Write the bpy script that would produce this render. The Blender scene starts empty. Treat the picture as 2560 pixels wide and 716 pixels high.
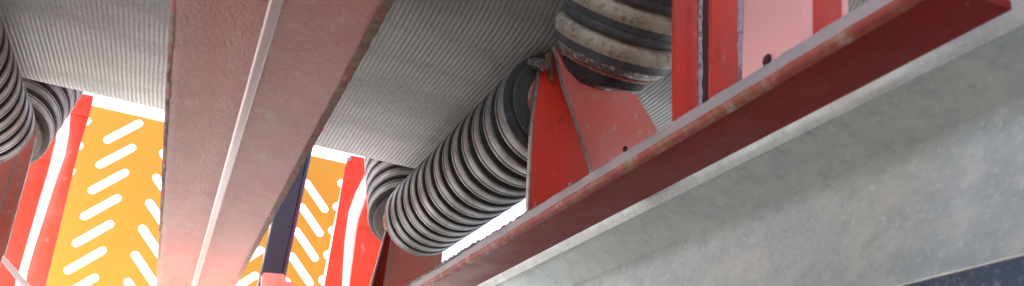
import bpy, bmesh, math, random
from mathutils import Vector, Matrix
random.seed(7)
SC = bpy.context.scene
COL = SC.collection

# ---------------------------------------------------------------- camera
CAMZ = 1.30                       # lens height above the ground
FPX = 2217.0                      # focal length in photograph pixels
Av = Vector((-909, 750, FPX)).normalized()
Dv = Vector((1, .25, .325)); Dv = (Dv - Av * Av.dot(Dv)).normalized()
Uv = Dv.cross(Av) * -1
if Uv.y > 0: Uv = -Uv
# world axes: X along the belt, Y across it (away from the lens), Z up
def ray(px, py):
    c = Vector(((px - 1280) / FPX, (py - 358) / FPX, 1))
    return Vector((Dv.dot(c), Av.dot(c), Uv.dot(c)))
CAM = Vector((0, 0, CAMZ))
def on_y(p, Y): r = ray(*p); return CAM + r * (Y / r.y)
def on_x(p, X): r = ray(*p); return CAM + r * (X / r.x)
def on_z(p, Z): r = ray(*p); return CAM + r * (Z / r.z)
def at(p, z): return CAM + ray(*p) * z
cd = bpy.data.cameras.new('camera'); cam = bpy.data.objects.new('camera', cd); COL.objects.link(cam)
right = Vector((Dv.x, Av.x, Uv.x)); down = Vector((Dv.y, Av.y, Uv.y)); fwd = Vector((Dv.z, Av.z, Uv.z))
m = Matrix((right, -down, -fwd)).transposed().to_4x4(); m.translation = CAM
cam.matrix_world = m
cd.sensor_width = 36; cd.lens = 36 * FPX / 2560
cd.clip_start = 0.02; cd.clip_end = 3000
cd.dof.use_dof = True; cd.dof.focus_distance = 1.15; cd.dof.aperture_fstop = 11
SC.camera = cam

# ---------------------------------------------------------------- sky and sun
SUN_DIR = Vector((-0.22, 0.42, 0.88)).normalized()      # towards the sun
w = bpy.data.worlds.new('World'); SC.world = w; w.use_nodes = True
nt = w.node_tree; bg = nt.nodes['Background']
sky = nt.nodes.new('ShaderNodeTexSky'); sky.sky_type = 'NISHITA'; sky.sun_disc = False
sky.sun_elevation = math.asin(SUN_DIR.z); sky.sun_rotation = math.atan2(SUN_DIR.x, SUN_DIR.y)
sky.air_density = 1.0; sky.dust_density = 4.0; sky.ozone_density = 0.6
nt.links.new(sky.outputs[0], bg.inputs[0]); bg.inputs[1].default_value = 0.07
sd = bpy.data.lights.new('sun', 'SUN'); sun = bpy.data.objects.new('sun', sd); COL.objects.link(sun)
sd.energy = 5.0; sd.angle = math.radians(1); sd.color = (1, .97, .93)
sun.rotation_euler = SUN_DIR.to_track_quat('Z', 'Y').to_euler(); sun.location = (0, 0, 6)
SC.view_settings.view_transform = 'Standard'; SC.view_settings.look = 'None'
SC.view_settings.exposure = 3.25; SC.view_settings.gamma = 1

# ---------------------------------------------------------------- materials
def mat(name, base, rough=.5, metal=0, layers=(), bump=(), rvar=0, spec=.5):
    """layers: (colour, scale, lo, hi, amount, stretch) mixed over the base; bump: (scale, distance)"""
    m = bpy.data.materials.new(name); m.use_nodes = True
    n = m.node_tree.nodes; l = m.node_tree.links; b = n['Principled BSDF']
    tc = n.new('ShaderNodeTexCoord')
    cur = n.new('ShaderNodeRGB'); cur.outputs[0].default_value = (*base, 1); cur = cur.outputs[0]
    for i, (c, sc, lo, hi, amt, st) in enumerate(layers):
        mp = n.new('ShaderNodeMapping'); mp.inputs['Scale'].default_value = st; mp.inputs['Location'].default_value = (i * 3.1, i * 1.7, i)
        nz = n.new('ShaderNodeTexNoise'); nz.inputs['Scale'].default_value = sc; nz.inputs['Detail'].default_value = 6; nz.inputs['Roughness'].default_value = .65
        mr = n.new('ShaderNodeMapRange'); mr.inputs[1].default_value = lo; mr.inputs[2].default_value = hi; mr.inputs[4].default_value = amt
        mx = n.new('ShaderNodeMix'); mx.data_type = 'RGBA'; mx.inputs[7].default_value = (*c, 1)
        l.new(tc.outputs['Object'], mp.inputs[0]); l.new(mp.outputs[0], nz.inputs[0]); l.new(nz.outputs[0], mr.inputs[0])
        l.new(mr.outputs[0], mx.inputs[0]); l.new(cur, mx.inputs[6]); cur = mx.outputs[2]
    l.new(cur, b.inputs['Base Color'])
    b.inputs['Roughness'].default_value = rough; b.inputs['Metallic'].default_value = metal
    b.inputs['Specular IOR Level'].default_value = spec
    if rvar:
        nz = n.new('ShaderNodeTexNoise'); nz.inputs['Scale'].default_value = 40; nz.inputs['Detail'].default_value = 5
        mr = n.new('ShaderNodeMapRange'); mr.inputs[1].default_value = .3; mr.inputs[2].default_value = .7
        mr.inputs[3].default_value = rough - rvar; mr.inputs[4].default_value = rough + rvar
        l.new(tc.outputs['Object'], nz.inputs[0]); l.new(nz.outputs[0], mr.inputs[0]); l.new(mr.outputs[0], b.inputs['Roughness'])
    prev = None
    for sc, dist in bump:
        nz = n.new('ShaderNodeTexNoise'); nz.inputs['Scale'].default_value = sc; nz.inputs['Detail'].default_value = 4
        bp = n.new('ShaderNodeBump'); bp.inputs['Distance'].default_value = dist; bp.inputs['Strength'].default_value = 1
        l.new(tc.outputs['Object'], nz.inputs[0]); l.new(nz.outputs[0], bp.inputs['Height'])
        if prev: l.new(prev, bp.inputs['Normal'])
        prev = bp.outputs[0]
    if prev: l.new(prev, b.inputs['Normal'])
    m['bump'] = 1
    return m
ONE = (1, 1, 1)
M = {}
M['red'] = mat('red_paint', (.74, .055, .03), .38, 0, [((.36, .10, .08), 9, .45, .75, .6, ONE), ((.60, .42, .36), 75, .60, .72, .35, (1, 1, .5)), ((.16, .04, .025), 30, .6, .72, .7, ONE)], [(300, .0003), (40, .0006)], .08, .25)
M['red_dusty'] = mat('dusty_red_paint', (.78, .15, .11), .45, 0, [((.50, .34, .31), 7, .35, .7, .6, ONE), ((.62, .52, .48), 70, .58, .72, .6, ONE), ((.08, .03, .02), 50, .66, .76, .7, ONE)], [(260, .0004), (50, .0006)], .1)
M['red_shaded'] = mat('shaded_red_paint', (.24, .018, .012), .45, 0, [((.20, .12, .11), 7, .55, .85, .4, (1, .3, 1)), ((.12, .02, .015), 12, .45, .75, .5, ONE), ((.50, .38, .34), 90, .64, .74, .5, ONE)], [(260, .0004)], .08, .1)  # darker copy of the red: shade of down-facing faces put into the colour
M['beam_red'] = mat('weathered_red_beam_paint', (.34, .05, .036), .38, 0, [((.36, .17, .15), 8, .4, .75, .6, (1, .35, 1)), ((.40, .27, .23), 45, .55, .75, .3, (1, .6, 1)), ((.12, .045, .035), 16, .6, .75, .5, (1, .5, 1)), ((.10, .05, .04), 150, .62, .70, .75, ONE), ((.6, .5, .45), 140, .68, .78, .5, ONE)], [(600, .0008), (200, .0006)], .02, .12)
M['rust'] = mat('rust', (.16, .07, .04), .8, 0, [((.26, .19, .12), 80, .4, .65, .8, ONE), ((.40, .06, .03), 45, .5, .6, .8, ONE), ((.09, .05, .03), 120, .55, .7, .7, ONE)], [(300, .001)], .1)
M['rust_pale'] = mat('rusty_orange_edge', (.30, .045, .03), .65, 0, [((.28, .14, .07), 60, .5, .62, .8, ONE), ((.50, .42, .38), 40, .55, .7, .6, ONE), ((.14, .06, .03), 130, .62, .72, .7, ONE)], [(260, .0007)], .1)
M['strip'] = mat('dust_covered_red_paint', (.40, .31, .31), .5, 0, [((.30, .285, .28), 9, .38, .6, .85, ONE), ((.45, .10, .08), 90, .62, .74, .6, ONE)], [(260, .0006)], .1)
M['bare'] = mat('bare_cut_steel_edge', (.42, .38, .36), .4, .6, [((.30, .18, .12), 90, .5, .66, .8, ONE)], [(260, .0005)], .1)
M['rubber'] = mat('worn_black_rubber', (.115, .113, .113), .52, 0, [((.38, .37, .355), 22, .42, .68, .75, (1, 1, 3)), ((.32, .30, .28), 160, .55, .7, .6, ONE), ((.03, .03, .03), 90, .55, .7, .8, (1, 1, 4))], [(240, .0004)], .1, .6)
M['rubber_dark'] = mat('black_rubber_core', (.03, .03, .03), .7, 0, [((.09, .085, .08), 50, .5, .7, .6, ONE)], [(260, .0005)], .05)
M['tread'] = mat('dark_grey_rubber_tread', (.06, .062, .066), .5, 0, [((.16, .15, .14), 60, .5, .75, .6, ONE)], [(300, .0003)], .08)
M['dusty_side'] = mat('tan_dust_on_rubber', (.36, .31, .22), .85, 0, [((.58, .55, .48), 20, .4, .7, .8, ONE), ((.16, .12, .08), 140, .52, .66, .7, ONE)], [(420, .0012), (150, .0012)], .05)
M['chipped'] = mat('chipped_speckled_rubber', (.10, .085, .075), .6, 0, [((.55, .48, .42), 170, .52, .62, .85, ONE), ((.30, .10, .06), 90, .6, .7, .5, ONE)], [(420, .0015)], .1)
M['roller_rust'] = mat('rusty_roller_disc', (.30, .09, .06), .7, 0, [((.55, .36, .30), 150, .5, .62, .8, ONE), ((.06, .04, .03), 110, .55, .7, .8, ONE)], [(420, .0012)], .1)
M['face'] = mat('grimy_rubber_end_face', (.045, .047, .042), .6, 0, [((.20, .17, .12), 90, .58, .7, .7, ONE), ((.09, .09, .085), 12, .4, .7, .6, ONE)], [(300, .0006)], .1)
M['steel'] = mat('greasy_bolt_steel', (.35, .34, .33), .35, .8, [((.15, .08, .05), 120, .5, .62, .8, ONE)], [(300, .0008)], .1)
M['guard'] = mat('orange_yellow_guard_paint', (.40, .21, .035), .6, 0, [((.37, .19, .03), 5, .4, .7, .5, ONE)], [(200, .0002)], .05)
_g = M['guard'].node_tree; _b = _g.nodes['Principled BSDF']; _t = _g.nodes.new('ShaderNodeBsdfTranslucent'); _t.inputs[0].default_value = (.54, .37, .07, 1)
_x = _g.nodes.new('ShaderNodeMixShader'); _x.inputs[0].default_value = .35
_g.links.new(_b.outputs[0], _x.inputs[1]); _g.links.new(_t.outputs[0], _x.inputs[2]); _g.links.new(_x.outputs[0], _g.nodes['Material Output'].inputs[0])
M['navy'] = mat('navy_blue_paint', (.020, .018, .032), .3, 0, [((.16, .08, .08), 90, .66, .72, .6, ONE)], [(200, .0003)], .05)
M['galv'] = mat('galvanised_steel', (.50, .54, .51), .45, .25, [((.36, .42, .43), 5, .38, .62, .85, (1, .3, 1)), ((.58, .60, .56), 26, .45, .7, .8, ONE), ((.30, .34, .35), 60, .5, .7, .5, ONE), ((.68, .70, .67), 170, .55, .70, .6, ONE), ((.80, .82, .79), 75, .71, .76, .8, ONE)], [(150, .0005)], .1)
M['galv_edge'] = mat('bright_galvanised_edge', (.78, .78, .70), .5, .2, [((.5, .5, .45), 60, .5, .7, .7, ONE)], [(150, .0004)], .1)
M['bluegrey'] = mat('speckled_blue_grey_paint', (.17, .20, .27), .45, 0, [((.45, .5, .6), 130, .52, .68, .8, ONE), ((.62, .66, .74), 170, .66, .72, .9, ONE)], [(200, .0005)], .1)
M['white'] = mat('sunlit_white_steel', (.82, .80, .82), .4, 0, [((.7, .66, .7), 60, .5, .7, .5, ONE)], [(200, .0003)], .05)  # white stands in for strong sunlight on the upright's edge faces
M['pink'] = mat('brightly_lit_red_paint', (.96, .46, .42), .5, 0, [((.92, .44, .40), 14, .45, .7, .5, ONE), ((.3, .04, .04), 120, .68, .74, .6, ONE)], [(200, .0003)], .05)  # red paint turned pale pink: bright side light put into the colour
M['lilac'] = mat('primer_weld_bead', (.44, .36, .40), .45, .1, [((.22, .03, .03), 90, .5, .6, .8, ONE), ((.8, .78, .85), 180, .6, .7, .8, ONE)], [(200, .0015)], .1)
M['grime'] = mat('caked_grey_brown_dirt', (.16, .14, .13), .9, 0, [((.30, .28, .27), 40, .4, .65, .8, ONE), ((.06, .04, .03), 120, .5, .65, .7, ONE)], [(300, .0015)])
M['shadow_red'] = mat('gap_shade_red', (.07, .008, .008), .7)  # near-black red paints in the shade of the upright's gap
M['hole'] = mat('dark_hole_shade', (.05, .004, .006), .8)  # dark colour stands in for shade inside the bolt holes

def belt_mat():
    m = bpy.data.materials.new('ribbed_grey_belt_rubber'); m.use_nodes = True
    n = m.node_tree.nodes; l = m.node_tree.links; b = n['Principled BSDF']
    tc = n.new('ShaderNodeTexCoord'); sp = n.new('ShaderNodeSeparateXYZ'); l.new(tc.outputs['Object'], sp.inputs[0])
    nz = n.new('ShaderNodeTexNoise'); nz.inputs['Scale'].default_value = 9; nz.inputs['Detail'].default_value = 3; l.new(tc.outputs['Object'], nz.inputs[0])
    def math_(op, a, bb):
        q = n.new('ShaderNodeMath'); q.operation = op
        for i, v in enumerate((a, bb)):
            if v is None: continue
            if isinstance(v, (int, float)): q.inputs[i].default_value = v
            else: l.new(v, q.inputs[i])
        return q.outputs[0]
    x = math_('ADD', sp.outputs[0], math_('MULTIPLY', nz.outputs[0], .004))
    s = math_('SINE', math_('MULTIPLY', x, 2 * math.pi / .0060), None)
    s = math_('MULTIPLY_ADD', s, .5); q = s.node; q.inputs[2].default_value = .5
    # wear: where the ribs are rubbed flat
    wz = n.new('ShaderNodeTexNoise'); wz.inputs['Scale'].default_value = 3.5; wz.inputs['Detail'].default_value = 5
    mp = n.new('ShaderNodeMapping'); mp.inputs['Scale'].default_value = (1, 2.2, 1); l.new(tc.outputs['Object'], mp.inputs[0]); l.new(mp.outputs[0], wz.inputs[0])
    mr = n.new('ShaderNodeMapRange'); mr.inputs[1].default_value = .42; mr.inputs[2].default_value = .62; mr.inputs[3].default_value = .12; l.new(wz.outputs[0], mr.inputs[0])
    depth = math_('MULTIPLY', s, mr.outputs[0])
    fn = n.new('ShaderNodeTexNoise'); fn.inputs['Scale'].default_value = 160; fn.inputs['Detail'].default_value = 5
    mf = n.new('ShaderNodeMapping'); mf.inputs['Scale'].default_value = (1.6, .5, 1); l.new(tc.outputs['Object'], mf.inputs[0]); l.new(mf.outputs[0], fn.inputs[0])
    h = math_('ADD', depth, math_('MULTIPLY', fn.outputs[0], .7))
    cr = n.new('ShaderNodeValToRGB'); cr.color_ramp.elements[0].position = .12; cr.color_ramp.elements[0].color = (.22, .225, .225, 1)
    cr.color_ramp.elements[1].position = 1.0; cr.color_ramp.elements[1].color = (.50, .51, .50, 1); l.new(h, cr.inputs[0])
    l.new(cr.outputs[0], b.inputs['Base Color'])
    bp = n.new('ShaderNodeBump'); bp.inputs['Distance'].default_value = .0009; l.new(h, bp.inputs['Height']); l.new(bp.outputs[0], b.inputs['Normal'])
    b.inputs['Roughness'].default_value = .75; b.inputs['Specular IOR Level'].default_value = .2
    return m
M['belt'] = belt_mat()

# ---------------------------------------------------------------- helpers
def link(name, me, m, parent=None, loc=None):
    o = bpy.data.objects.new(name, me); COL.objects.link(o)
    if m is not None:
        for mm in (m if isinstance(m, (list, tuple)) else [m]): me.materials.append(M[mm] if isinstance(mm, str) else mm)
    if parent is not None: o.parent = parent
    return o
def tag(o, label=None, cat=None, group=None, kind=None):
    if label: o['label'] = label
    if cat: o['category'] = cat
    if group: o['group'] = group
    if kind: o['kind'] = kind
    return o
def empty(name, loc, rot=None):
    o = bpy.data.objects.new(name, None); COL.objects.link(o); o.location = loc; o.empty_display_size = .05
    if rot is not None: o.rotation_mode = 'QUATERNION'; o.rotation_quaternion = rot
    return o
def shade(me, angle=35):
    for p in me.polygons: p.use_smooth = True
    me.set_sharp_from_angle(angle=math.radians(angle))
def local(pts, parent):
    off = parent.location if parent is not None else Vector((0, 0, 0))
    return [p - off for p in pts]
def prism(name, pts, vec, m, parent=None, bevel=.0008):
    """polygon of world points extruded by vec"""
    pts = local(pts, parent); bm = bmesh.new()
    vs = [bm.verts.new(p) for p in pts]; f = bm.faces.new(vs)
    r = bmesh.ops.extrude_face_region(bm, geom=[f])
    bmesh.ops.translate(bm, vec=vec, verts=[g for g in r['geom'] if isinstance(g, bmesh.types.BMVert)])
    bmesh.ops.recalc_face_normals(bm, faces=bm.faces)
    if bevel: bmesh.ops.bevel(bm, geom=list(bm.edges), offset=bevel, segments=2, affect='EDGES', profile=.6)
    me = bpy.data.meshes.new(name); bm.to_mesh(me); bm.free(); shade(me)
    return link(name, me, m, parent)
def plate_y(name, px, Y, t, m, parent=None, bevel=.0008):
    return prism(name, [on_y(p, Y) for p in px], Vector((0, t, 0)), m, parent, bevel)
def sweep(name, sec, path, m, parent=None, smooth=35, jitter=0, jidx=(), caps=True):
    """closed section (list of (X,Z) offsets) swept through world path points"""
    bm = bmesh.new(); off = parent.location if parent is not None else Vector((0, 0, 0)); rows = []
    for p in path:
        row = []
        for i, (x, z) in enumerate(sec):
            v = Vector(p) + Vector((x, 0, z)) - off
            if i in jidx: v.z += random.uniform(-1, 1) * jitter; v.x += random.uniform(-1, 1) * jitter * .5
            row.append(bm.verts.new(v))
        rows.append(row)
    k = len(sec)
    for a, b in zip(rows, rows[1:]):
        for i in range(k): bm.faces.new((a[i], a[(i + 1) % k], b[(i + 1) % k], b[i]))
    if caps: bm.faces.new(rows[0]); bm.faces.new(rows[-1])
    bmesh.ops.recalc_face_normals(bm, faces=bm.faces)
    me = bpy.data.meshes.new(name); bm.to_mesh(me); bm.free(); shade(me, smooth)
    return link(name, me, m, parent)
def lathe_mesh(name, prof, seg=72, closed=True):
    """prof: list of (s, r, material index) round local Z"""
    bm = bmesh.new(); rings = []
    for s, r, mi in prof:
        rings.append([bm.verts.new((r * math.cos(2 * math.pi * k / seg), r * math.sin(2 * math.pi * k / seg), s)) for k in range(seg)])
    n = len(prof)
    for i in range(n if closed else n - 1):
        a, b = rings[i], rings[(i + 1) % n]
        for k in range(seg):
            f = bm.faces.new((a[k], a[(k + 1) % seg], b[(k + 1) % seg], b[k])); f.material_index = prof[i][2]
    if not closed:
        bm.faces.new(rings[0]); bm.faces.new(rings[-1])
    bmesh.ops.recalc_face_normals(bm, faces=bm.faces)
    me = bpy.data.meshes.new(name); bm.to_mesh(me); bm.free(); shade(me, 40)
    return me
def tube(name, p0, p1, r, m, parent=None, seg=16, r1=None):
    bm = bmesh.new(); d = (p1 - p0)
    bmesh.ops.create_cone(bm, cap_ends=True, segments=seg, radius1=r, radius2=r if r1 is None else r1, depth=d.length)
    q = d.to_track_quat('Z', 'Y'); off = parent.location if parent is not None else Vector((0, 0, 0))
    bmesh.ops.transform(bm, matrix=Matrix.Translation((p0 + p1) / 2 - off) @ q.to_matrix().to_4x4(), verts=bm.verts)
    bmesh.ops.bevel(bm, geom=[e for e in bm.edges if len(e.link_faces) == 2 and any(len(f.verts) > 4 for f in e.link_faces)], offset=r * .15, segments=2, affect='EDGES')
    me = bpy.data.meshes.new(name); bm.to_mesh(me); bm.free(); shade(me)
    return link(name, me, m, parent)
def box_pts(x0, x1, z0, z1): return [(x0, z0), (x1, z0), (x1, z1), (x0, z1)]
def copy_tree(o, parent=None):
    c = o.copy(); COL.objects.link(c); c.parent = parent
    for ch in list(o.children): copy_tree(ch, c)
    return c
SPAN = Vector((-0.676, 0, 0))      # distance from one idler set to the next along the belt

# ---------------------------------------------------------------- ground, unseen bounce surfaces, unseen light blocker
gm = mat('dark_earth_ground', (.03, .027, .024), .9, 0, [((.045, .04, .036), 2, .4, .65, .7, ONE), ((.05, .045, .04), 30, .5, .7, .6, ONE)], [(20, .01)])
ym = mat('pale_bounce_surface', (.71, .74, .76), .8, 0, [((.5, .47, .43), 2, .4, .65, .7, ONE)], [(20, .003)])  # pale surface for the added out-of-view bounce planes
bm = bmesh.new(); bmesh.ops.create_grid(bm, x_segments=8, y_segments=8, size=600)
me = bpy.data.meshes.new('ground'); bm.to_mesh(me); bm.free()
tag(link('ground', me, gm), kind='structure')

bm = bmesh.new(); vs = [bm.verts.new(p) for p in ((-60, 7.0, .004), (40, 7.0, .004), (40, 80, .004), (-60, 80, .004))]; bm.faces.new(vs)
me = bpy.data.meshes.new('unseen_bounce_yard'); bm.to_mesh(me); bm.free()
tag(link('unseen_bounce_yard', me, ym), kind='structure')  # added out of view to bounce light under the belt
bm = bmesh.new(); bmesh.ops.create_cube(bm, size=1)
bmesh.ops.transform(bm, matrix=Matrix.Translation((-1.8, 2.36, CAMZ - .02 - .06)) @ Matrix.Diagonal((4.8, 1.7, .12, 1)), verts=bm.verts)
me = bpy.data.meshes.new('unseen_bounce_deck'); bm.to_mesh(me); bm.free()
tag(link('unseen_bounce_deck', me, ym), kind='structure')  # added below the view; throws sunlight up onto the belt's far side
bm = bmesh.new(); rows = []
for i in range(41):
    x = -2.2 + i * .2; rows.append([bm.verts.new((x + random.uniform(-.05, .05), y + random.uniform(-.08, .08), z + random.uniform(-.06, .06) * (z > 0))) for y, z in ((-.95, -.1), (-1.05, .5), (-1.2, 1.2), (-1.3, 2.0), (-1.5, 2.9), (-1.9, 3.7), (-2.6, 4.1), (-6, 4.3), (-6, -.1))])
for a, b in zip(rows, rows[1:]):
    for k in range(9): bm.faces.new((a[k], a[(k + 1) % 9], b[(k + 1) % 9], b[k]))
bm.faces.new(rows[0]); bm.faces.new(rows[-1]); bmesh.ops.recalc_face_normals(bm, faces=bm.faces)
me = bpy.data.meshes.new('unseen_light_blocker'); bm.to_mesh(me); bm.free()
tag(link('unseen_light_blocker', me, gm), kind='structure')  # added behind the camera to block near-side sky light

# ---------------------------------------------------------------- belt
BZ = .4753 + CAMZ
def belt():
    sec = []
    # underside, from the outer edge of the far wing to the outer edge of the near wing
    sec += [(1.81, BZ + .304), (1.76, BZ + .254), (1.70, BZ + .194), (1.60, BZ + .098), (1.50, BZ + .045), (1.42, BZ + .0145), (1.39, BZ + .0035), (1.36, BZ)]
    sec += [(1.2, BZ), (1.05, BZ), (.92, BZ), (.86, BZ + .003), (.83, BZ + .012), (.80, BZ + .032), (.76, BZ + .071), (.66, BZ + .182), (.52, BZ + .337), (.40, BZ + .470)]
    n = len(sec); top = []
    for i in range(n):
        a = Vector(sec[max(i - 1, 0)]); b = Vector(sec[min(i + 1, n - 1)]); t = (b - a).normalized()
        nn = Vector((t.y, -t.x)); nn = nn if nn.y > 0 else -nn
        top.append((sec[i][0] + nn.x * .012, sec[i][1] + nn.y * .012))
    ring = sec + top[::-1]
    bm = bmesh.new(); rows = []
    for x in (-1.9, -1.2, -.6, 0, .6, 1.2, 1.9): rows.append([bm.verts.new((x, y, z)) for y, z in ring])
    for a, b in zip(rows, rows[1:]):
        for i in range(len(ring)): bm.faces.new((a[i], a[(i + 1) % len(ring)], b[(i + 1) % len(ring)], b[i]))
    bm.faces.new(rows[0]); bm.faces.new(rows[-1]); bmesh.ops.recalc_face_normals(bm, faces=bm.faces)
    me = bpy.data.meshes.new('conveyor_belt'); bm.to_mesh(me); bm.free(); shade(me, 50)
    return tag(link('conveyor_belt', me, 'belt'), 'ribbed grey rubber conveyor belt, seen from below, lying on the ringed rollers', 'conveyor belt')
belt()

# ---------------------------------------------------------------- big cross beam
def cross_beam():
    root = empty('cross_beam', (.012, .25, CAMZ + .27))
    tag(root, 'wide weathered red steel beam with a pale line down its middle, crossing overhead', 'steel beam')
    z = CAMZ + .27; xl, xr, xc = -.054, .0778, .0105
    T = .009
    sec = [(xl + .0015, z + .0012), (xl + .004, z)]
    for k in range(1, 8):                                   # left half, faintly dished
        u = k / 8; sec.append((xl + .004 + (xc - .009 - xl - .004) * u, z + .0012 * math.sin(math.pi * u)))
    sec += [(xc - .0085, z - .0002), (xc + .0085, z - .0002)]
    for k in range(1, 8):
        u = k / 8; sec.append((xc + .009 + (xr - .004 - xc - .009) * u, z + .0016 * math.sin(math.pi * u)))
    sec += [(xr - .004, z), (xr - .0015, z + .0012), (xr - .0015, z + T), (xl + .0015, z + T)]
    path = [Vector((0, y, 0)) for y in [.1 + .02 * i for i in range(95)]]
    sweep('flange', sec, path, 'beam_red', root)
    for x, s in ((xl, -1), (xr, 1)):                        # torch-cut, rusty flange edges
        e = [(x, z + .001), (x + s * .0006, z + T * .5), (x, z + T - .0005), (x - s * .0035, z + T + .0003), (x - s * (.0065 if s > 0 else .0035), z - .0005), (x - s * .001, z - .0003)]
        sweep('cut_edge', e, [Vector((0, .1 + .006 * i, 0)) for i in range(316)], 'rust', root, 60, .0008, range(6))
    bead = [(xc + x_, z - .0002 - h_) for x_, h_ in ((.0044, -.0006), (.0042, .0006), (.0033, .0013), (.0018, .0010), (.0009, .0013), (-.0006, .0010), (-.0019, .0014), (-.0034, .0011), (-.0042, .0005), (-.0044, -.0006))]
    sweep('weld_bead', bead, path, 'bead', root, 60)
    sweep('web', box_pts(xc - .004, xc + .004, z + T + .0005, z + .115), [path[0], path[-1]], 'beam_red', root)
    sweep('top_flange', box_pts(xl, xr, z + .1155, z + .1235), [path[0], path[-1]], 'beam_red', root)
M['bead'] = mat('pale_highlight_bead', (.40, .24, .23), .30, .05, [((.30, .13, .12), 200, .45, .7, .6, (1, .05, 1))], [], .03, .3)  # paler than the beam: its specular streak is put into the colour
cross_beam()

# ---------------------------------------------------------------- rollers
R = .0675
def ring_shaft(root, L, ext=.012):
    link('shaft', lathe_mesh('shaft', [(-ext, .011, 0), (L + ext, .011, 0)], 24, False), 'steel', root)
def smooth_ring(pitch):
    w_ = pitch * .76
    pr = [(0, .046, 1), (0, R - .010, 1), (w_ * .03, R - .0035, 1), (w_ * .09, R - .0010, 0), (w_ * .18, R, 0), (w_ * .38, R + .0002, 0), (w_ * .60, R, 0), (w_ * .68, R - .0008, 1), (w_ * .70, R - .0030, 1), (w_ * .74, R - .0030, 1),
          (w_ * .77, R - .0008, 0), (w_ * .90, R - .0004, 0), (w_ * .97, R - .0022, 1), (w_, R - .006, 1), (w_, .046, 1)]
    return lathe_mesh('rubber_ring', pr, 96)
def ringed_roller(p0, axis, L, n, label):
    q = axis.to_track_quat('Z', 'Y'); root = empty('idler_roller', p0, q)
    tag(root, label, 'roller', 'ringed rubber rollers under the belt')
    ring_shaft(root, L)
    link('roller_core', lathe_mesh('roller_core', [(0.002, .05, 0), (L - .002, .05, 0)], 64, False), 'rubber_dark', root)
    pitch = L / n; me = smooth_ring(pitch); first = None
    for k in range(n):
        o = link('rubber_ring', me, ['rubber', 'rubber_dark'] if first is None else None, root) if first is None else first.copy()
        if first is None: first = o
        else: COL.objects.link(o); o.parent = root
        o.location = (0, 0, k * pitch + pitch * .13); o.rotation_euler = (0, 0, random.uniform(0, 6.28))
    for s, sg in ((.0, -1), (L, 1)):
        link('end_face', lathe_mesh('end_face', [(s, .030, 0), (s, .058, 0), (s + sg * .002, .056, 0), (s + sg * .002, .030, 0)], 64), 'face', root)
        link('bearing_cap', lathe_mesh('bearing_cap', [(s + sg * .0025, .012, 0), (s + sg * .0025, .041, 0), (s + sg * .009, .038, 0), (s + sg * .009, .012, 0)], 40), 'roller_rust', root)
    return root
XA = .343
N1 = CAM + Vector((XA, .854, .4078))
centre = ringed_roller(N1, Vector((0, 1, 0)), .574, 14, 'long grey ringed roller lying level under the belt, left of the pointed bracket')
a0 = Vector((0, .70, .70)).normalized()
far = ringed_roller(CAM + Vector((XA, 1.562, .437)), a0, .60, 14, 'short-looking ringed roller tilted up behind the lower end of the long roller')
c2 = copy_tree(centre); c2.location = centre.location + SPAN
c2['label'] = 'striped grey ringed roller cut off by the left edge of the photo'
f2 = copy_tree(far); f2.location = far.location + SPAN
f2['label'] = 'ringed roller at the left, behind the edge-cut roller and beside the left red upright'

def disc_roller():
    p0 = CAM + Vector((.369, .795, .440)); ax = Vector((-.03, -.67, .743)).normalized()
    root = empty('idler_roller', p0, ax.to_track_quat('Z', 'Y'))
    tag(root, 'steep roller of thick dusty tan and dark grey discs above the pointed red bracket', 'roller')
    L = .50; link('shaft', lathe_mesh('shaft', [(-.03, .011, 0), (L + .03, .011, 0)], 24, False), 'steel', root)
    link('hub', lathe_mesh('hub', [(-.012, .012, 0), (-.014, .041, 0), (-.010, .046, 0), (.001, .047, 0), (.001, .012, 0)], 72), 'rubber_dark', root)
    link('rusty_disc', lathe_mesh('rusty_disc', [(.0012, .012, 0), (.0012, .0515, 0), (.003, .0545, 0), (.0055, .0548, 0), (.0055, .012, 0)], 96), 'roller_rust', root)
    P = .037; n = 13
    body = [(.0105, .0664, 1), (.0112, .0660, 1), (.0120, .0670, 1), (.0180, .0674, 1), (.0190, .0676, 0), (.0215, .0690, 0), (.026, .0700, 0), (.031, .0690, 0), (.0345, .0655, 0), (.0366, .0590, 0), (.0366, .02, 0)]
    pr = [(.0, .02, 0), (.0, .0545, 2), (.002, .0590, 2), (.0060, .0628, 2), (.0095, .0655, 2)] + body
    pr2 = [(.0, .02, 0), (.0, .0585, 0), (.0016, .0635, 1), (.0040, .0668, 1), (.0085, .0674, 1)] + body
    me1 = lathe_mesh('rubber_disc', pr, 128); me2 = lathe_mesh('rubber_disc', pr2, 128)
    mats = ['dusty_side', 'tread', 'chipped']
    a = link('rubber_disc', me1, mats, root); a.location = (0, 0, .006)
    b = link('rubber_disc', me2, mats, root); b.location = (0, 0, .006 + P)
    for k in range(2, n):
        o = b.copy(); COL.objects.link(o); o.parent = root; o.location = (0, 0, .006 + k * P); o.rotation_euler = (0, 0, random.uniform(0, 6.28))
    return root
disc_roller()

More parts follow.
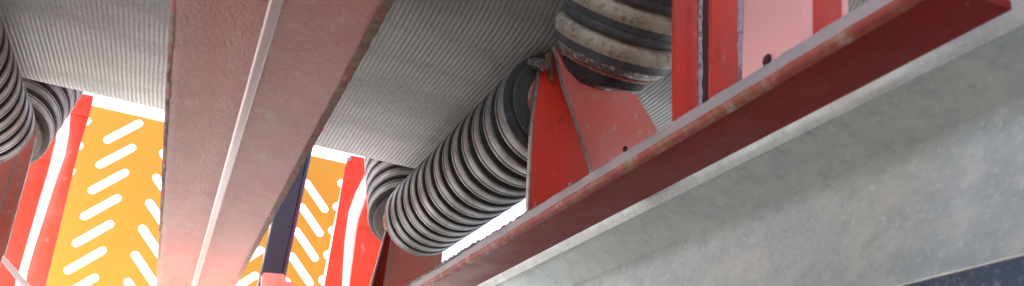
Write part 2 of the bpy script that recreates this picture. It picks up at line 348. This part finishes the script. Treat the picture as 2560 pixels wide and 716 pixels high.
# ---------------------------------------------------------------- idler frames
B = Vector((-.0491209, .99759914, -.04881687))              # run of the base beam
def along(Y0, Y1, step):
    n = max(1, int(abs(Y1 - Y0) / step)); return [CAM + B * ((Y0 + (Y1 - Y0) * i / n - .8) / B.y) + Vector((0, .8, 0)) for i in range(n + 1)]
def px_on_b(px, X):                                         # section point of the line through a pixel
    r = ray(*px); k = r.x - B.x / B.y * r.y; z = (X - B.x / B.y * .8) / k; p = r * z; q = p - B * ((p.y - .8) / B.y); return (q.x, q.z)
frame = empty('conveyor_idler', CAM + Vector((.33, .85, .25)))
tag(frame, 'red steel roller support with long rusty-edged bar and pointed bracket, running to the upper right', 'roller support')
def base_bar(fr):
    path = along(.303, 2.2, .012)
    sec = [(.352, .2452), (.306, .2456), (.306, .2506), (.352, .2506)]
    sweep('base_bar', sec, along(.303, 2.2, .05), 'red_shaded', fr, 30)
    # thick rolled edge, orange with rust
    sweep('rusty_edge', [(.3075, .2449), (.3035, .2452), (.3006, .2468), (.2999, .2485), (.3005, .2503), (.3075, .2505)], path, 'rust_pale', fr, 60, .0004, (1, 2, 3, 4))
    sweep('upstand', [(.3013, .2508), (.3020, .2610), (.3035, .2616), (.3085, .2616), (.3088, .2508)], path, 'strip', fr, 60, .0006, (1, 2, 3))
base_bar(frame)
def grime(fr):                                             # caked dirt along the top of the bar
    sec = [(.3022, .2612), (.3030, .2640), (.3075, .2642), (.3085, .2617), (.304, .2617)]
    bm = bmesh.new(); rows = []
    for p in along(.62, 2.2, .004):
        k = min(1, max(0, (p.y - .7) / .3)) * random.uniform(.3, 1.25)
        rows.append([bm.verts.new(p + Vector((x - (.0008 if i < 2 else 0) * k, 0, z if i > 2 or i == 0 else .2617 + .0042 * k)) - fr.location) for i, (x, z) in enumerate(sec)])
    for a, b in zip(rows, rows[1:]):
        for i in range(5): bm.faces.new((a[i], a[(i + 1) % 5], b[(i + 1) % 5], b[i]))
    bmesh.ops.recalc_face_normals(bm, faces=bm.faces)
    me = bpy.data.meshes.new('dirt_crust'); bm.to_mesh(me); bm.free(); shade(me, 30); link('dirt_crust', me, 'grime', fr)
grime(frame)
def near_bracket(fr):
    Y = .838
    plate_y('bracket_plate', [(1352, 175), (1366, 158), (1388, 150), (1420, 215), (1492, 432), (1492, 520), (1322, 560), (1334, 300)], Y, .006, 'red', fr)
    # bare sawn edge of that plate
    plate_y('cut_edge', [(1348, 172), (1352, 175), (1334, 300), (1322, 560), (1317, 560), (1329, 300)], Y - .0008, .0072, 'bare', fr, .0003)
    # tilted second plate under the steep roller
    a, b, c = on_y((1382, 122), .835), on_y((1492, 470), .80), on_y((1650, 345), .715)
    nrm = (b - a).cross(c - a).normalized(); nrm = nrm if nrm.dot(a - CAM) > 0 else -nrm
    def onp(p): r = ray(*p); return CAM + r * ((a - CAM).dot(nrm) / r.dot(nrm))
    prism('bracket_wing', [onp(p) for p in [(1386, 118), (1393, 130), (1414, 172), (1450, 207), (1500, 226), (1560, 228), (1582, 236), (1612, 285), (1662, 372), (1560, 470), (1497, 480), (1450, 330), (1410, 215)]], nrm * .006, 'red_dusty', fr)
    prism('cut_edge', [onp(p) - nrm * .001 for p in [(1380, 118), (1387, 116), (1411, 215), (1451, 330), (1498, 480), (1490, 480), (1443, 330), (1403, 215)]], nrm * .0055, 'bare', fr, .0003)
    # bolt hole: solid disc, the shade of its bore painted dark
    h = onp((1563, 373)); tube('bolt_hole_shade_disc', h - nrm * .0004, h + nrm * .002, .0038, 'hole', fr)
    # bolt and nut at the apex
    p = on_y((1358, 160), Y - .012)
    bl = tube('apex_bolt', p + Vector((0, -.004, -.004)), p + Vector((-.004, .028, .012)), .0065, 'steel', fr, 6)
    tube('weld_lump', on_y((1372, 135), Y - .004), on_y((1380, 205), Y - .003), .0045, 'rust', fr, 9, .003)
    for q, r in (((1424, 461), .0022),):
        p = on_y(q, Y); tube('paint_chip', p + Vector((0, -.0006, 0)), p + Vector((0, .001, 0)), r, 'bare', fr, 9)
near_bracket(frame)
def near_upright(fr):
    Yb = .545
    def strip(nm, x0, x1, Y, m, t=.004, yb=330):
        plate_y(nm, [(x0, -260), (x1, -260), (x1, yb), (x0, yb)], Y, t, m, fr)
    strip('flange_plate', 1686, 1744, .640, 'red', .005, 300)
    strip('shaded_channel_back', 1735, 1800, .66, 'shadow_red', .004, 290)  # dark strip painted where the gap lies in shade
    strip('flange_plate', 1779, 1846, .560, 'red', .005, 245)
    # weld beads down the corners
    for x, Y, yb, w_ in ((1750, .630, 285, .0022), (1853, .508, 215, .0026)):
        path = [on_y((x + (150 - y) * .03 if False else x, y), Y) for y in range(-260, yb, 9)]
        bm_pts = path
        sec = [(w_ * math.cos(a), w_ * math.sin(a)) for a in [2 * math.pi * k / 8 for k in range(8)]]
        bm = bmesh.new(); rows = []
        for p in bm_pts:
            s = random.uniform(.8, 1.25); rows.append([bm.verts.new(p + Vector((x_ * s, y_ * s, 0)) - fr.location) for x_, y_ in sec])
        for r0, r1 in zip(rows, rows[1:]):
            for i in range(8): bm.faces.new((r0[i], r0[(i + 1) % 8], r1[(i + 1) % 8], r1[i]))
        bmesh.ops.recalc_face_normals(bm, faces=bm.faces)
        me = bpy.data.meshes.new('weld_bead'); bm.to_mesh(me); bm.free(); shade(me, 80); link('weld_bead', me, 'lilac', fr)
    # bent channel: web facing along the belt, round bend, outer flange
    p0 = on_y((1858, 60), .505); X0 = p0.x
    pa = on_x((1985, 60), X0 + .004)
    arc = [p0, pa]
    pe = on_y((2034, 60), pa.y - .008); pf = on_y((2040, 60), pe.y - .0005)
    mid = pa + (pe - pa) * .35 + Vector((-.002, -.004, 0)); mid2 = pa + (pe - pa) * .7 + Vector((-.001, -.003, 0))
    prof = [p0, pa, mid, mid2, pe, pf]
    z0, z1 = CAMZ + .295, CAMZ + .62
    bm = bmesh.new(); A_ = []; B_ = []
    th = Vector((.004, .003, 0))
    for p in prof:
        A_.append([bm.verts.new(Vector((p.x, p.y, z)) - fr.location) for z in (z0, z1)])
        B_.append([bm.verts.new(Vector((p.x, p.y, z)) + th - fr.location) for z in (z0, z1)])
    for i in range(len(prof) - 1):
        bm.faces.new((A_[i][0], A_[i + 1][0], A_[i + 1][1], A_[i][1])); bm.faces.new((B_[i][0], B_[i][1], B_[i + 1][1], B_[i + 1][0]))
        for k in (0, 1): bm.faces.new((A_[i][k], B_[i][k], B_[i + 1][k], A_[i + 1][k]))
    for i in (0, -1): bm.faces.new((A_[i][0], A_[i][1], B_[i][1], B_[i][0]))
    bmesh.ops.recalc_face_normals(bm, faces=bm.faces)
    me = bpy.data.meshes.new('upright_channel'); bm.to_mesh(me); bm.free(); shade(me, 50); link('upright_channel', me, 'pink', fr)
    plate_y('flange_plate', [(2037, -260), (2104, -260), (2106, 105), (2037, 105)], pe.y - .002, .004, 'red', fr)
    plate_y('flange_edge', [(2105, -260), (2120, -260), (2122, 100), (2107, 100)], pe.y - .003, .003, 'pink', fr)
    h = on_x((1917, 151), X0 + .0015); tube('bolt_hole_shade_disc', h + Vector((-.0008, 0, 0)), h + Vector((.001, 0, 0)), .0048, 'hole', fr)  # solid disc, coloured dark for the shade in the hole
near_upright(frame)
# ---- far bracket and far upright of the right-hand set
def far_bracket(fr):
    plate_y('bracket_plate', [(984, 560), (1112, 560), (1104, 665), (1075, 900), (930, 900)], 1.495, .006, 'red_dusty', fr)
    plate_y('bracket_wing', [(975, 545), (984, 566), (930, 900), (870, 900)], 1.505, .006, 'red_shaded', fr)
    plate_y('cut_edge', [(972, 548), (976, 545), (924, 740), (919, 740)], 1.4975, .006, 'bare', fr, .0003)
    plate_y('cut_edge', [(982, 566), (986, 566), (965, 740), (960, 740)], 1.4925, .002, 'bare', fr, .0003)
far_bracket(frame)
def far_upright_right(fr):
    plate_y('upright_plate', [(873, 391), (862, 423), (838, 563), (803, 760), (860, 760), (863, 602), (873, 529), (890, 481), (914, 434), (935, 425), (950, 405)], 2.19, .008, 'red', fr)
    plate_y('top_flap', [(872, 388), (952, 400), (932, 424), (906, 430), (861, 423)], 2.185, .004, 'red', fr)
    plate_y('sunlit_lip', [(914, 434), (890, 481), (873, 529), (863, 602), (853, 760), (862, 760), (874, 602), (884, 529), (903, 481), (926, 434)], 2.17, .006, 'white', fr)
    plate_y('sunlit_lip', [(926, 445), (905, 500), (890, 545), (880, 602), (866, 760), (876, 760), (889, 620), (900, 560), (912, 520), (925, 470)], 2.15, .006, 'white', fr)
    plate_y('side_plate', [(925, 466), (912, 505), (898, 545), (892, 575), (884, 640), (868, 760), (935, 760), (990, 560), (1000, 470)], 2.10, .006, 'red', fr)
    plate_y('side_fold', [(926, 474), (912, 512), (897, 564), (962, 574), (1000, 500)], 2.09, .005, 'red', fr)
    p = on_y((873, 397), 2.17); tube('hook_bolt', p, p + Vector((0, .02, .01)), .006, 'steel', fr, 6)
def nest(fr):
    kids = list(fr.children)
    def near(o, names):
        c = lambda q: sum((v.co for v in q.data.vertices), Vector()) / len(q.data.vertices)
        return min((k for k in kids if k.name.split('.')[0] in names), key=lambda k: (c(k) - c(o)).length)
    for o in kids:
        n = o.name.split('.')[0]
        if n in ('cut_edge', 'paint_chip', 'weld_lump', 'apex_bolt'): o.parent = near(o, ('bracket_plate', 'bracket_wing'))
        elif n == 'bolt_hole_shade_disc': o.parent = near(o, ('bracket_wing', 'upright_channel'))
        elif n in ('rusty_edge', 'upstand', 'dirt_crust'): o.parent = near(o, ('base_bar',))
        elif n == 'weld_bead': o.parent = near(o, ('flange_plate',))
nest(frame)
frame2 = copy_tree(frame); frame2.location = frame.location + SPAN
tag(frame2, 'red steel roller support at the left edge with sunlit white-edged upright left of the guard', 'roller support')
far_upright_right(frame)
def far_upright_left(fr):
    plate_y('upright_plate', [(156, 225), (234, 243), (229, 265), (222, 292), (205, 345), (190, 400), (155, 544), (131, 643), (102, 760), (50, 760), (66, 690), (84, 615), (115, 521), (141, 441), (162, 380), (174, 300), (172, 268)], 2.22, .008, 'red', fr)
    plate_y('top_flap', [(155, 222), (234, 240), (222, 290), (176, 280)], 2.21, .005, 'red', fr)
    plate_y('sunlit_lip', [(169, 278), (176, 282), (173, 330), (163, 385), (142, 445), (116, 525), (88, 612), (68, 680), (58, 740), (48, 740), (60, 668), (78, 608), (106, 520), (132, 440), (154, 380), (166, 325)], 2.19, .006, 'white', fr)
    plate_y('sunlit_lip', [(138, 300), (147, 290), (142, 345), (130, 405), (106, 490), (78, 600), (50, 690), (38, 690), (68, 590), (94, 490), (120, 405), (132, 345)], 2.16, .006, 'white', fr)
    plate_y('side_plate', [(150, 265), (143, 300), (140, 345), (120, 425), (96, 505), (66, 610), (38, 705), (30, 800), (-80, 800), (-80, 440), (60, 330), (130, 250)], 2.12, .006, 'red', fr)
    plate_y('side_fold', [(150, 262), (143, 300), (138, 350), (122, 400), (70, 390), (90, 330)], 2.11, .006, 'red', fr)
    prism('foot_strap', [on_y(p, 1.9) for p in [(-30, 600), (0, 628), (84, 724), (110, 770), (92, 770), (60, 724), (0, 650), (-30, 622)]], Vector((0, .02, 0)), 'strip', fr)
far_upright_left(frame2)
for a_, b_ in (((86, 345), (6, 640)), ((40, 385), (-14, 560))):
    plate_y('cut_edge', [a_, (a_[0] + 5, a_[1]), (b_[0] + 5, b_[1]), b_], 1.482, .005, 'bare', frame2, .0003)

# ---------------------------------------------------------------- galvanised beam and panel behind it
def galv():
    g = empty('galvanised_beam', CAM + Vector((.44, .8, .13)))
    tag(g, 'grey galvanised steel beam with a long fold, filling the lower right below the red bar', 'steel beam')
    top = px_on_b((1950, 300), .425); rim = px_on_b((2560, 45), .430); cr = px_on_b((2075, 445), .478); lo = px_on_b((2560, 637), .452)
    pts = [top, (top[0] + .001, (top[1] + rim[1]) / 2), (rim[0] - .001, rim[1] + .001), (rim[0] + .002, rim[1] - .003)]
    for k in range(1, 8): u = k / 8; pts.append((rim[0] + (cr[0] - rim[0]) * u + .004 * math.sin(math.pi * u), rim[1] + (cr[1] - rim[1]) * u))
    pts += [cr]
    for k in range(1, 9): u = k / 9; pts.append((cr[0] + (lo[0] - cr[0]) * u + .004 * math.sin(math.pi * u), cr[1] + (lo[1] - cr[1]) * u))
    pts.append(lo)
    outer = [(x + .0016, z + .0006) for x, z in pts[::-1]]
    sweep('folded_web', pts + outer, along(.05, 2.4, .05), 'galv', g, 40)
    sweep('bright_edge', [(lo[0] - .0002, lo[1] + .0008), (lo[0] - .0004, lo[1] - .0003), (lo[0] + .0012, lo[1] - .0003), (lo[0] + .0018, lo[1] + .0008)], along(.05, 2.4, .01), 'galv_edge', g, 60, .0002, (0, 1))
galv()
def panel():
    a = CAM.z - .4; b = CAM.z + .32
    me = sweep('side_panel', box_pts(.62, .63, a, b), [Vector((0, -.6, 0)), Vector((0, 2.4, 0))], 'bluegrey')
    tag(me, 'speckled blue-grey panel in the bottom right corner under the galvanised beam', 'panel')
panel()

# ---------------------------------------------------------------- far side: guard, post, small plate
def guard():
    cu = bpy.data.curves.new('safety_guard', 'CURVE'); cu.dimensions = '2D'; cu.fill_mode = 'BOTH'; cu.extrude = .0012
    def loop(pts):
        s = cu.splines.new('POLY'); s.points.add(len(pts) - 1); s.use_cyclic_u = True
        for q, p in zip(s.points, pts): q.co = (p[0], p[1], 0, 1)
    x0, x1, z0, z1 = -.349, .340, -.019, .812
    hl, r = .0445, .0102; pit = .0705
    outer = []
    edge = []
    def bites(x, sg, za, zb, ph):
        k = 0; pts = []
        while za + .05 + ph + k * pit < zb - .03:
            zc = za + .05 + ph + k * pit
            for j in range(7):
                a = math.radians(-90 + j * 30); pts.append((x + sg * (.013 * math.cos(a)), zc + .0125 * math.sin(a)))
            k += 1
        return pts
    rb = bites(x1, -1, z0, z1, .015); lb = bites(x0, 1, z0, z1, .03)[::-1]
    loop([(x0, z0), (x1, z0)] + rb + [(x1, z1), (x0, z1)] + lb)
    cols = [(-.2495, .4075, 1), (-.110, .412, -1), (.131, .4155, 1), (.275, .4155, -1), (.012, .447, -1)]
    cols = [(-.2535, .4075, 1), (-.112, .412, -1), (.128, .4155, 1), (.275, .4155, -1)]
    for cx, cz, sg in cols:
        k = -15
        while k < 6:
            zc = cz + k * pit
            if z0 + .06 < zc < z1 - .045:
                d = Vector((1, sg)).normalized(); nrm = Vector((-d.y, d.x)); pts = []
                for e, a0_ in ((1, -90), (-1, 90)):
                    for j in range(9):
                        a = math.radians(a0_ + j * 22.5); pts.append(Vector((cx, zc)) + d * hl * e + d * r * math.cos(a) + nrm * r * math.sin(a))
                loop([(p.x, p.y) for p in pts])
            k += 1
    # notches along both side edges: slot ends of the cut-off neighbouring columns
    o = bpy.data.objects.new('tmp', cu); COL.objects.link(o)
    bpy.context.view_layer.update()
    me = bpy.data.meshes.new_from_object(o.evaluated_get(bpy.context.evaluated_depsgraph_get()))
    bpy.data.objects.remove(o)
    me.name = 'safety_guard'
    g = link('safety_guard', me, 'guard'); g.rotation_euler = (math.pi / 2, 0, 0); g.location = (0, 2.45, CAMZ)
    tag(g, 'orange-yellow guard panel punched with herringbone slots, standing behind the belt', 'guard panel')
guard()
def post():
    root = empty('support_post', CAM + Vector((.195, 2.3, -.02)))
    tag(root, 'dark navy blue square post in front of the orange guard', 'post')
    sweep2 = [(.163, 2.30), (.166, 2.297), (.212, 2.297), (.215, 2.30), (.215, 2.345), (.163, 2.345)]
    def vert(nm, sec, za, zb, m):
        prism(nm, [Vector((x, y, za)) for x, y in sec], Vector((0, 0, zb - za)), m, root, .001)
    vert('tube', sweep2, CAMZ - .0195, CAMZ + .86, 'navy')
    vert('corner_strip', [(.2155, 2.298), (.224, 2.301), (.226, 2.306), (.226, 2.345), (.2155, 2.345)], CAMZ - .0195, CAMZ + .86, 'navy')
post()
def small_plate():
    c = on_y((683, 716), 2.05)
    o = prism('mounting_bracket', [on_y(p, 2.05) for p in [(650, 800), (655, 690), (660, 682), (708, 686), (714, 692), (716, 703), (732, 705), (740, 716), (738, 800)]], Vector((0, .02, 0)), 'red_dusty')
    tag(o, 'small pale pink-red steel bracket at the foot of the navy post', 'bracket')
small_plate()
